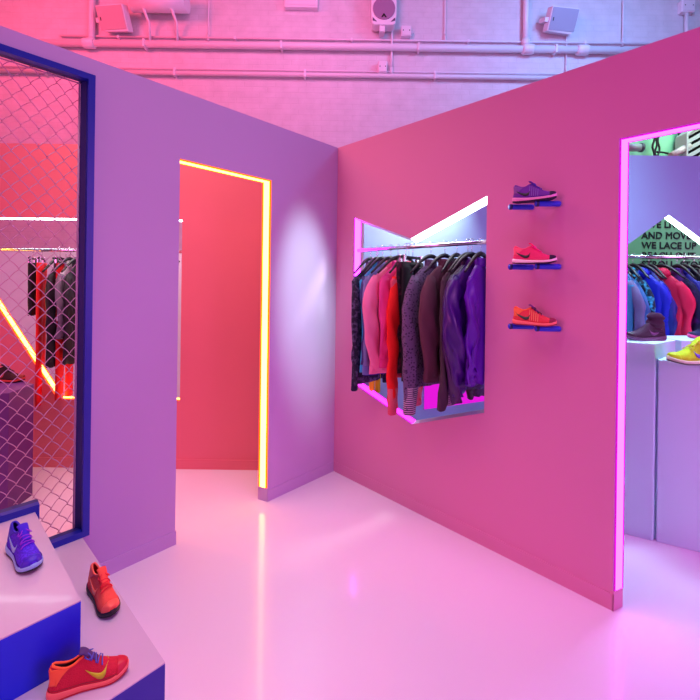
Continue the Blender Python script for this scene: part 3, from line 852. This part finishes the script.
LK = 1.14
DROP = .022          # shank length of the hangers
def jacket(name, label, mtx, m_body, m_sleeve=None, m_lining=None, w=.19, length=.62, th=.035, slv=.58, cuff=None, collar='stand', seed=0,
           bend=.03, near=-1, zipc=None, hem=None, cat='jacket', shoulder_mat=None, far_slv=True, hood=False, sr=.058, elbow=.03, back=.0, crease=.010, cl=.036):
    """local: X across the body, Y thickness, Z up; origin on the rail"""
    root = empty(name, mtx, label, cat)
    zt = -.090; length *= LK; slv *= LK
    m_sleeve = m_sleeve or m_body
    NR, NS = 26, 40
    bm = bmesh.new(); rings = []
    for i in range(NR+1):
        k = i/NR
        # shoulders: first 5 rows
        if i <= 5:
            q = i/5; a = .035+(w-.035)*q; z = zt-.004-.105*q**1.15; b = .018+(th-.018)*q
        else:
            q = (i-5)/(NR-5); a = w*(1-.12*math.sin(PI*q*.9)+.02*q); z = zt-.109-(length-.109)*q; b = th*(1+.25*math.sin(PI*q))
        ring = []
        for j in range(NS):
            t = 2*PI*j/NS; cx = math.copysign(abs(math.cos(t))**.8, math.cos(t)); sy = math.copysign(abs(math.sin(t))**.9, math.sin(t))
            f = 1+ (.55*k)*fnoise(cx*4+seed*3.1, sy*.8+seed, k*1.6) + .16*k*math.sin(cx*13+seed+3*k)
            ring.append(bm.verts.new((a*cx*(1+.05*k*fnoise(seed, k*3, sy)), b*sy*max(.25, f)+.018*k*fnoise(k*2.2, seed*1.7, cx*.6), z+.010*k*fnoise(cx*3, seed*2.0, 1))))
        rings.append(ring)
    for a, b in zip(rings, rings[1:]):
        for j in range(NS): bm.faces.new((a[j], a[(j+1) % NS], b[(j+1) % NS], b[j])).smooth = True
    body_o = o = obj('body', bm, [m_body, m_lining or m_body], root, smooth=True)
    so = o.modifiers.new('cloth', 'SOLIDIFY'); so.thickness = .003; so.material_offset = 1
    zh = zt-length
    if hem:
        bm = bmesh.new(); rr = []
        for q in range(3):
            z = zh+.03-.018*q
            rr.append([bm.verts.new((w*.9*math.cos(2*PI*j/NS)*1.02, (th+.010)*math.sin(2*PI*j/NS), z)) for j in range(NS)])
        for a, b in zip(rr, rr[1:]):
            for j in range(NS): bm.faces.new((a[j], a[(j+1) % NS], b[(j+1) % NS], b[j])).smooth = True
        obj('hem_band', bm, hem, body_o, smooth=True)
    for sd in (near, -near):
        if sd != near and not far_slv: continue
        pts = []; rad = []
        NP = 16
        for i in range(NP+1):
            k = i/NP
            el = elbow*math.sin(PI*min(1, k*1.05)**.9) - back*max(0, k-.5)*2
            pts.append((sd*(w-.054+.030*math.sin(min(1, k*4)*PI/2)+el), bend*sd*near*-1*math.sin(PI*k) - .012*k, zt-.085-slv*k))
            rad.append((.034+(sr-.034)*math.sin(min(1, k*2.6)*PI/2))*(1-.44*k**1.3))
        bm = tube(bmesh.new(), pts, rad, 20, cap=True, flat=.62, up=Vector((0, 1, 0)))
        for v in bm.verts:
            k = (zt-.085-v.co.z)/slv
            if k > 0:
                v.co.x += .010*fnoise(v.co.z*6+seed, v.co.y*14, seed)
                v.co.y += .014*fnoise(v.co.z*7, seed+9, v.co.x*26)*min(1, k*3) + .004*math.sin(v.co.z*38+v.co.x*80+seed)*min(1, k*2)
                rg = crease*(abs(fnoise(v.co.z*9+v.co.x*16, seed*5, v.co.y*9))*2.4-.5)*min(1, k*3)
                v.co.x -= rg*(1 if v.co.x*sd > w-.03 else -1)*sd*.6; v.co.y -= rg*(1 if v.co.y > 0 else -1)
        so_ = obj('sleeve', bm, m_sleeve, root, smooth=True)
        if cuff:
            p = Vector(pts[-1]); q = Vector(pts[-2]); d = (p-q).normalized()
            obj('cuff', tube(bmesh.new(), [p-d*cl*.8, p-d*.01, p+d*.03, p+d*.036], [rad[-1]*1.0+cl*.06, rad[-1]*1.08, rad[-1]*1.08, rad[-1]*.9], 16, flat=.66, up=Vector((0, 1, 0))), cuff, so_)
    if collar == 'stand':
        bm = bmesh.new(); rr = []
        for q in range(5):
            z = zt-.022+.012*q
            rr.append([bm.verts.new(((.052-.003*q)*math.cos(2*PI*j/20), (.026+.001*q)*math.sin(2*PI*j/20), z+.004*math.sin(2*PI*j/20))) for j in range(20)])
        for a, b in zip(rr, rr[1:]):
            for j in range(20): bm.faces.new((a[j], a[(j+1) % 20], b[(j+1) % 20], b[j])).smooth = True
        o = obj('collar', bm, m_body, root, smooth=True); so = o.modifiers.new('cloth', 'SOLIDIFY'); so.thickness = .004
    if hood:
        bm = bmesh.new(); bmesh.ops.create_uvsphere(bm, u_segments=16, v_segments=10, radius=1)
        for v in bm.verts: v.co = Vector((v.co.x*.075, v.co.y*.036+.012, v.co.z*.045+zt-.015)) + Vector((0, 0, .006*fnoise(v.co.x*3, v.co.y*3, seed)))
        obj('hood', bm, m_body, root, smooth=True)
    if zipc:
        obj('zip', tube(bmesh.new(), [(0.0, -(th*1.28)*near*-1*0-th*1.28, zt-.05-(length-.06)*i/10) for i in range(11)], .003, 6), zipc, body_o)
    return root

def trousers(name, label, mtx, m, w=.11, length=.75, seed=0, leg_gap=.01, cat='trousers', stripe=None):
    root = empty(name, mtx, label, cat); length *= LK
    for sd in (-1, 1):
        bm = bmesh.new(); rings = []; NS = 20
        for i in range(19):
            k = i/18; a = w*.5*(1-.28*k)+.002; b = .022*(1-.2*k)
            rings.append([bm.verts.new((sd*(w*.5*(1-.1*k)+leg_gap*k)+a*math.cos(t)*(1+.08*fnoise(k*6, seed, math.sin(t))), b*math.sin(t)*(1+.4*k*fnoise(k*5, math.cos(t)*3, seed)), -.085-length*k)) for t in [2*PI*j/NS for j in range(NS)]])
        for a, b in zip(rings, rings[1:]):
            for j in range(NS): bm.faces.new((a[j], a[(j+1) % NS], b[(j+1) % NS], b[j])).smooth = True
        bm.faces.new(rings[0]); bm.faces.new(rings[-1][::-1])
        obj('leg', bm, m, root, smooth=True)
    bm = bmesh.new(); NS = 24
    rr = [[bm.verts.new((w*1.02*math.cos(2*PI*j/NS), .026*math.sin(2*PI*j/NS), -.078-.03*q)) for j in range(NS)] for q in range(2)]
    for j in range(NS): bm.faces.new((rr[0][j], rr[0][(j+1) % NS], rr[1][(j+1) % NS], rr[1][j])).smooth = True
    bm.faces.new(rr[0]); bm.faces.new(rr[1][::-1])
    obj('waistband', bm, stripe or m, root, smooth=True)
    return root

def clip_hanger(mtx, label, w=.13):
    root = empty('clip_hanger', mtx, label, 'clothes hanger')
    pts = [(.0, 0, -.058)] + [(0, 0, DROP-.035)] + [(.016*math.sin(a), 0, DROP + .016*math.cos(a) - .004) for a in [PI + PI*1.35*i/10 for i in range(11)]]
    obj('hook', tube(bmesh.new(), pts, .0016, 6), M_chrome, root)
    obj('bar', box(-w, w, -.005, .005, -.066, -.052), M_black, root, bevel=.003)
    for sd in (-1, 1):
        obj('clip', box(sd*w*.7-.012, sd*w*.7+.012, -.009, .009, -.095, -.045), M_chrome, root, bevel=.003)
    return root

def fab(name, rgb, rough=.8, **kw): return mat('fabric_'+name, rgb, rough, bump=kw.pop('bump', .25), bscale=kw.pop('bscale', 400), var=.1, vscale=12, **kw)

# --- rail in the right wall window
RX = X0+.034
ra = at(362, 250.5, 'x', RX); rb = at(487, 241.5, 'x', RX); RZr = (ra.z+rb.z)/2
tag(obj('clothes_rail', tube(bmesh.new(), [(0, win[0][0]-.014, 0), (0, win[2][0]+.014, 0)], .0125, 16), M_chrome, mtx=T(RX, 0, RZr)),
    'round steel clothes rail spanning the window in the pink wall', 'clothes rail')
def ry(px): return at(px, 247, 'x', RX).y

navyflo = stripes('fabric_navy_floral', (24, 22, 52), (92, 78, 120), 38, kind='noise', thr=.56)
greyknit = stripes('fabric_grey_check', (52, 40, 64), (104, 80, 116), 70, kind='voro', thr=.35)
cuffst = stripes('fabric_mauve_cuff', (60, 36, 60), (200, 160, 190), 26, axis='Z', thr=.55)
redst = stripes('fabric_red_ribbed', (200, 22, 60), (250, 110, 140), 55, axis='Z', thr=.5)
maroonp = stripes('fabric_maroon_print', (24, 8, 22), (96, 20, 56), 30, kind='noise', thr=.58)
yel = fab('yellow', (255, 228, 20))
G = []
def J(px, label, mb_, tilt=0, **kw):
    mt = T(RX, ry(px), RZr-DROP) @ RZ(tilt)
    cat = kw.get('cat', 'jacket')
    jacket(kw.pop('name', 'hanging_jacket'), label, mt, mb_, near=-1, **kw)
    hanger(mt @ T(0, 0, .013), 'black hanger holding the ' + label.split(' on ')[0].split(' at ')[0])
def P(px, label, m, tilt=0, **kw):
    mt = T(RX, ry(px), RZr-DROP) @ RZ(tilt)
    trousers('hanging_trousers', label, mt, m, **kw)
    clip_hanger(mt @ T(0, 0, .013), 'black clip hanger holding the ' + label.split(' on ')[0].split(' at ')[0])
J(371, 'navy floral print jacket at the left end of the window rail', navyflo, length=.70, slv=.63, w=.185, seed=1, th=.03, m_sleeve=navyflo, cuff=fab('ink', (22, 20, 60)), sr=.045, elbow=.01)
J(378, 'dark jacket with cyan shoulders on the window rail', fab('cyan', (50, 190, 235), .4), m_sleeve=fab('slate', (60, 54, 120), .5), length=.62, slv=.50, w=.175, seed=2, th=.03, sr=.045, elbow=.0)
J(383, 'grey blue jacket with a sky blue yoke on the window rail', fab('steel_violet', (112, 120, 190), .6), m_sleeve=fab('steel', (120, 120, 176), .6), length=.63, slv=.50, w=.175, seed=3, th=.03, hem=fab('violet_hem', (50, 40, 170)), sr=.05, elbow=.0, tilt=-.1)
J(391, 'salmon pink jacket with bent sleeve on the window rail', fab('salmon', (255, 130, 176), .7), length=.62, slv=.52, w=.17, seed=4, bend=.03, th=.03, sr=.066, elbow=.045, back=.035, tilt=-.2)
J(398, 'hot pink zip top on the window rail', fab('fuchsia', (236, 60, 150), .7), length=.58, slv=.45, w=.15, seed=5, th=.03, zipc=M_reveal, sr=.05, elbow=.0, tilt=-.2)
J(406, 'scarlet hoodie with ribbed pink sleeve on the window rail', redst, m_sleeve=fab('scarlet', (250, 8, 12), .75), length=.62, slv=.71, w=.15, seed=6, th=.03, bend=.0, cuff=redst, cl=.16, sr=.058, elbow=.0, back=-.01)
P(409, 'black and maroon printed leggings clipped on the window rail', maroonp, w=.12, length=.60, seed=1)
P(413, 'plain black leggings clipped on the window rail', fab('black', (18, 14, 24)), w=.11, length=.64, seed=2)
J(431, 'grey checked knit jacket with striped cuffs on the window rail', greyknit, length=.64, slv=.67, w=.175, seed=8, bend=.02, th=.034, cuff=cuffst, cl=.16, sr=.072, elbow=.03, back=-.02, tilt=-.2)
J(445, 'plum brown sweatshirt on the window rail', fab('plum_brown', (92, 46, 66), .85), length=.60, slv=.52, w=.16, seed=9, th=.034, sr=.08, elbow=.02, back=.02, tilt=-.2)
J(457, 'charcoal plum hooded coat with long sleeve on the window rail', fab('charcoal_plum', (66, 42, 60), .85), length=.60, slv=.64, w=.16, seed=10, th=.03, bend=.01, hood=True, sr=.05, elbow=.0, back=-.03)
J(468, 'dark aubergine puffed jacket on the window rail', fab('aubergine', (60, 14, 84), .4), length=.62, slv=.60, w=.16, seed=12, crease=.022, th=.040, bend=.03, sr=.07, elbow=.03, back=.03, tilt=-.2)
J(472, 'glossy deep violet jacket on the window rail', fab('deep_violet', (62, 10, 112), .28, bump=.1), length=.60, slv=.56, w=.165, seed=13, crease=.026, th=.04, bend=.03, sr=.078, elbow=.03, back=.04, tilt=-.25)
J(481, 'bright violet jacket at the right end of the window rail', fab('bright_violet', (92, 12, 172), .3, bump=.1), length=.58, slv=.50, w=.135, seed=14, crease=.024, th=.03, bend=.01, sr=.05, elbow=.0, tilt=-.05)
mt = T(RX+.05, ry(372), RZr-DROP)
trousers('hanging_trousers', 'yellow leggings whose tip shows under the blue grey jacket', mt, yel, w=.05, length=.79, seed=9)
clip_hanger(mt @ T(0, 0, .013), 'black clip hanger holding the yellow leggings', w=.05)

# --- rail beyond the right doorway
def diag_rail(d, pxa, pya, pxb, pyb, label):
    (sa, za), (sb, zb) = sz(pxa, pya, d), sz(pxb, pyb, d)
    z = (za+zb)/2
    tag(obj('clothes_rail', tube(bmesh.new(), [(0, 0, 0), (sb-sa, 0, 0)], .0125, 16), M_chrome, mtx=T(*D(sa, d, z)) @ DIAG), label, 'clothes rail')
    return z
RD = DR+.035
zr = diag_rail(RD, 606, 257, 751, 257.5, 'steel clothes rail across the opening beyond the right doorway')
def diagJ(d, z, px, label, mb_, tilt=0, kind='j', **kw):
    s = sz(px, 257, d)[0]
    mt = T(*D(s, d, z-DROP)) @ DIAG @ RZ(PI/2+tilt)
    if kind == 'j':
        jacket('hanging_jacket', label, mt, mb_, near=-1, **kw); hanger(mt @ T(0, 0, .013), 'hanger holding the ' + label.split(' on ')[0].split(' at ')[0])
    else:
        trousers('hanging_trousers', label, mt, mb_, **kw); clip_hanger(mt @ T(0, 0, .013), 'clip hanger holding the ' + label.split(' on ')[0].split(' at ')[0])
for px, label, m_, kw in (
(616, 'teal blue jacket with grey panel at the left of the far right rail', fab('teal', (50, 130, 180), .5), dict(m_sleeve=fab('dusk', (110, 106, 150), .6), seed=21, tilt=.15, sr=.05)),
    (624, 'slate blue jacket on the far right rail beside the teal one', fab('slate_blue', (50, 110, 170), .5), dict(seed=22, sr=.05, w=.15)),
    (633, 'cyan patterned dark jacket on the far right rail', stripes('fabric_cyan_print', (14, 24, 48), (60, 190, 230), 30, kind='noise', thr=.55), dict(seed=23, sr=.045, w=.14)),
    (641, 'royal blue hooded jacket on the far right rail', fab('royal', (16, 30, 200), .5), dict(seed=25, hood=True, length=.7, tilt=.3, sr=.065, elbow=.01)),
    (649, 'deep blue jacket on the far right rail behind the red hoodie', fab('deep_blue', (16, 24, 130), .5), dict(seed=26, length=.7, w=.15)),
    (661, 'rose red hooded jacket on the far right rail', fab('rose_red', (240, 24, 84), .6), dict(seed=27, hood=True, length=.78, slv=.42, tilt=.35, w=.16, sr=.07, elbow=.01)),
    (677, 'navy jacket with purple panels on the far right rail', stripes('fabric_navy_purple', (16, 20, 70), (90, 40, 150), 12, kind='noise', thr=.6), dict(seed=28, w=.15)),
    (684, 'blue violet jacket near the right end of the far right rail', fab('iris', (40, 34, 170), .5), dict(seed=29, w=.15)),
    (694, 'black jacket at the right end of the far right rail', fab('coal', (16, 16, 26), .6), dict(seed=30))):
    k = dict(w=.17, length=.62, slv=.5, th=.03); k.update(kw)
    diagJ(RD, zr, px, label, m_, **k)

# --- rail behind the wire mesh
LD = DL+.035
zl = diag_rail(LD, -58, 249.5, 182, 250.8, 'steel clothes rail across the opening behind the wire mesh')
for px, label, m_, kind, kw in (
    (33, 'black trousers clipped at the left of the rail behind the wire mesh', fab('black', (18, 14, 24)), 't', dict(w=.07, length=.34, seed=31)),
    (42, 'long bright red trousers hanging behind the wire mesh', fab('bright_red', (240, 10, 20), .7), 't', dict(w=.11, length=.92, seed=32)),
    (60, 'black jacket beside the long red trousers behind the wire mesh', fab('jet', (20, 16, 28), .6), 'j', dict(w=.12, length=.66, slv=.55, seed=34, th=.03, sr=.045)),
    (66, 'scarlet trousers between the dark jackets behind the wire mesh', fab('bright_red', (240, 10, 20), .7), 't', dict(w=.09, length=.88, seed=36)),
    (70, 'white shouldered grey jacket behind the wire mesh', fab('pearl', (220, 214, 230), .6), 'j', dict(w=.13, length=.36, slv=.40, seed=35, th=.026, m_sleeve=fab('ash', (120, 110, 130), .6), sr=.04)),
    (78, 'black jacket nearest the blue frame behind the wire mesh', fab('jet', (20, 16, 28), .6), 'j', dict(w=.13, length=.64, slv=.5, seed=37, th=.026, sr=.04)),
    (160, 'yellow top hanging beside the left doorway edge in the back opening', yel, 'j', dict(w=.12, length=.38, slv=.3, seed=38, th=.026)),
    (172, 'dark red shorts at the right end of the back left rail', fab('oxblood', (120, 10, 20)), 't', dict(w=.09, length=.80, seed=39))):
    if kind == 't':
        s = sz(px, 257, LD)[0]; mt = T(*D(s, LD, zl-DROP)) @ DIAG @ RZ(PI/2 + (.5 if px < 50 else 0))
        trousers('hanging_trousers', label, mt, m_, **kw); clip_hanger(mt @ T(0, 0, .013), 'clip hanger holding the ' + label.split(' behind ')[0])
    else:
        s = sz(px, 257, LD)[0]; mt = T(*D(s, LD, zl-DROP)) @ DIAG @ RZ(PI/2)
        jacket('hanging_jacket', label, mt, m_, near=-1, **kw); hanger(mt @ T(0, 0, .013), 'hanger holding the ' + label.split(' behind ')[0].split(' hanging ')[0])

# ------------------------------------------------------------------ groups of repeats
for o in col.objects:
    if o.parent or 'label' not in o or 'kind' in o: continue
    b_ = o.name.split('.')[0]; lb = o['label']; x_ = o.matrix_world.translation
    side = 'window rail' if abs(x_.x-X0) < .15 and x_.y < Y0 else ('far right rail' if x_.dot(Rv) > 0 else 'rail behind the wire mesh')
    g = {'hanging_jacket': 'jackets on the ', 'hanging_trousers': 'trousers on the ', 'clothes_hanger': 'hangers on the ', 'clip_hanger': 'clip hangers on the '}.get(b_)
    if g: o['group'] = g+side
    elif b_ == 'running_shoe':
        o['group'] = 'shoes on the wall peg shelves' if 'peg shelf' in lb else ('shoes on the display steps' if 'step' in lb else 'shoes on the plinths')
    else:
        g = {'peg_shelf': 'peg shoe shelves on the pink wall', 'led_strip_light': 'light strips edging the openings', 'display_plinth': 'display plinths', 'clothes_rail': 'clothes rails',
             'display_step': 'stepped display platforms', 'conduit_pipe': 'horizontal pipes on the brick wall', 'vertical_conduit': 'vertical conduits on the brick wall',
             'junction_box': 'small boxes on the brick wall', 'wall_speaker': 'angled speakers on the brick wall'}.get(b_)
        if g: o['group'] = g

# ------------------------------------------------------------------ lights
def area(name, loc, target, size, power, rgb, sizey=None, spread=None):
    l = bpy.data.lights.new(name, 'AREA'); l.energy = power; l.color = rgb; l.shape = 'RECTANGLE'; l.size = size; l.size_y = sizey or size
    if spread: l.spread = spread
    o = bpy.data.objects.new(name, l); col.objects.link(o)
    o.location = loc; o.rotation_euler = (Vector(target)-Vector(loc)).to_track_quat('-Z', 'Y').to_euler()
    return o
# stage washes on the brick wall
area('wash_pink', D(-4.8, 3.4, 5.6), D(-3.6, 6, 3.4), 1.2, 135, (1, .07, .16))
area('wash_magenta', D(-.8, 3.2, 5.8), D(-.4, 6, 3.4), 1.6, 80, (1, .24, .60))
area('wash_blue', D(3.6, 3.4, 5.6), D(2.8, 6, 3.4), 1.2, 112, (.20, .46, 1))
# unseen lights placed around the room to tint walls and floor
area('room_rose', (-4.6, 1.7, 2.0), (2.0, .8, 1.15), 2.4, 122, (1, .175, .56))
area('room_violet', (2.3, -4.6, 2.1), (.7, 2.1, 1.15), 2.6, 168, (.86, .27, .90))
area('room_soft', D(-.35, 1.3, 4.4), D(-.35, 1.5, 0), 1.4, 8.5, (1, .90, .98), spread=1.1)
area('added_magenta', (.9, -.5, 4.0), (1.35, .0, 0), 1.0, 8, (.62, .06, 1), spread=1.5)  # added lamp, puts more magenta on the floor by the right doorway
# added unseen spot that makes the pale light patch near the left wall corner
l = bpy.data.lights.new('added_corner_spot', 'SPOT'); l.energy = 1300; l.color = (.52, 1, .80); l.spot_size = .20; l.spot_blend = 1.0; l.shadow_soft_size = .04
o = bpy.data.objects.new('added_corner_spot', l); col.objects.link(o); o.location = (1.45, .85, 4.3)
o.rotation_euler = (Vector((1.735, Y0, 1.28))-o.location).to_track_quat('-Z', 'Y').to_euler()
# bays behind the partitions
area('bay_red', D(-1.7, 2.05, 3.5), D(-1.3, 2.85, 0.7), 1.2, 25, (1, .55, .52), spread=2.1)
area('bay_blue', (3.0, .25, 3.7), (3.12, .52, 1.0), .5, 13, (.48, .76, 1), spread=.85)
area('bay_cool_fill', D(.78, 2.62, 2.28), D(.26, 2.93, 1.66), .16, 9, (.88, 1, .86), spread=2.0)  # added hidden lamp, brightens the partition behind the window clothes
area('bay_green', D(4.0, 3.8, 3.9), D(3.8, 4.7, 2.0), .8, 15, (.72, 1, .72), spread=2.2)
area('bay_low', D(-2.2, 3.5, 3.4), D(-2.2, 4.1, 1.2), .8, 20, (1, .8, .95), spread=2.2)

w = bpy.data.worlds.new('world'); C.world = w; w.use_nodes = True
bg = w.node_tree.nodes['Background']; bg.inputs['Color'].default_value = (.80, .55, .85, 1); bg.inputs['Strength'].default_value = .12

# ------------------------------------------------------------------ camera
cam = bpy.data.cameras.new('camera'); cam.sensor_width = 36; cam.lens = FPX/700*36
cam.shift_x = -(CX-350)/700; cam.shift_y = -(350-CY)/700; cam.clip_start = .01
co = bpy.data.objects.new('camera', cam); col.objects.link(co)
base = Matrix((( Rv.x, 0, -Fv.x), (Rv.y, 0, -Fv.y), (0, 1, 0))).to_4x4()
co.matrix_world = Matrix.Translation((0, 0, CAMZ)) @ base @ Matrix.Rotation(ROLL, 4, 'Z')
C.camera = co
C.view_settings.view_transform = 'Standard'; C.view_settings.look = 'None'; C.view_settings.gamma = 1; C.view_settings.use_curve_mapping = False
C.view_settings.exposure = 0
C.cycles.use_denoising = True
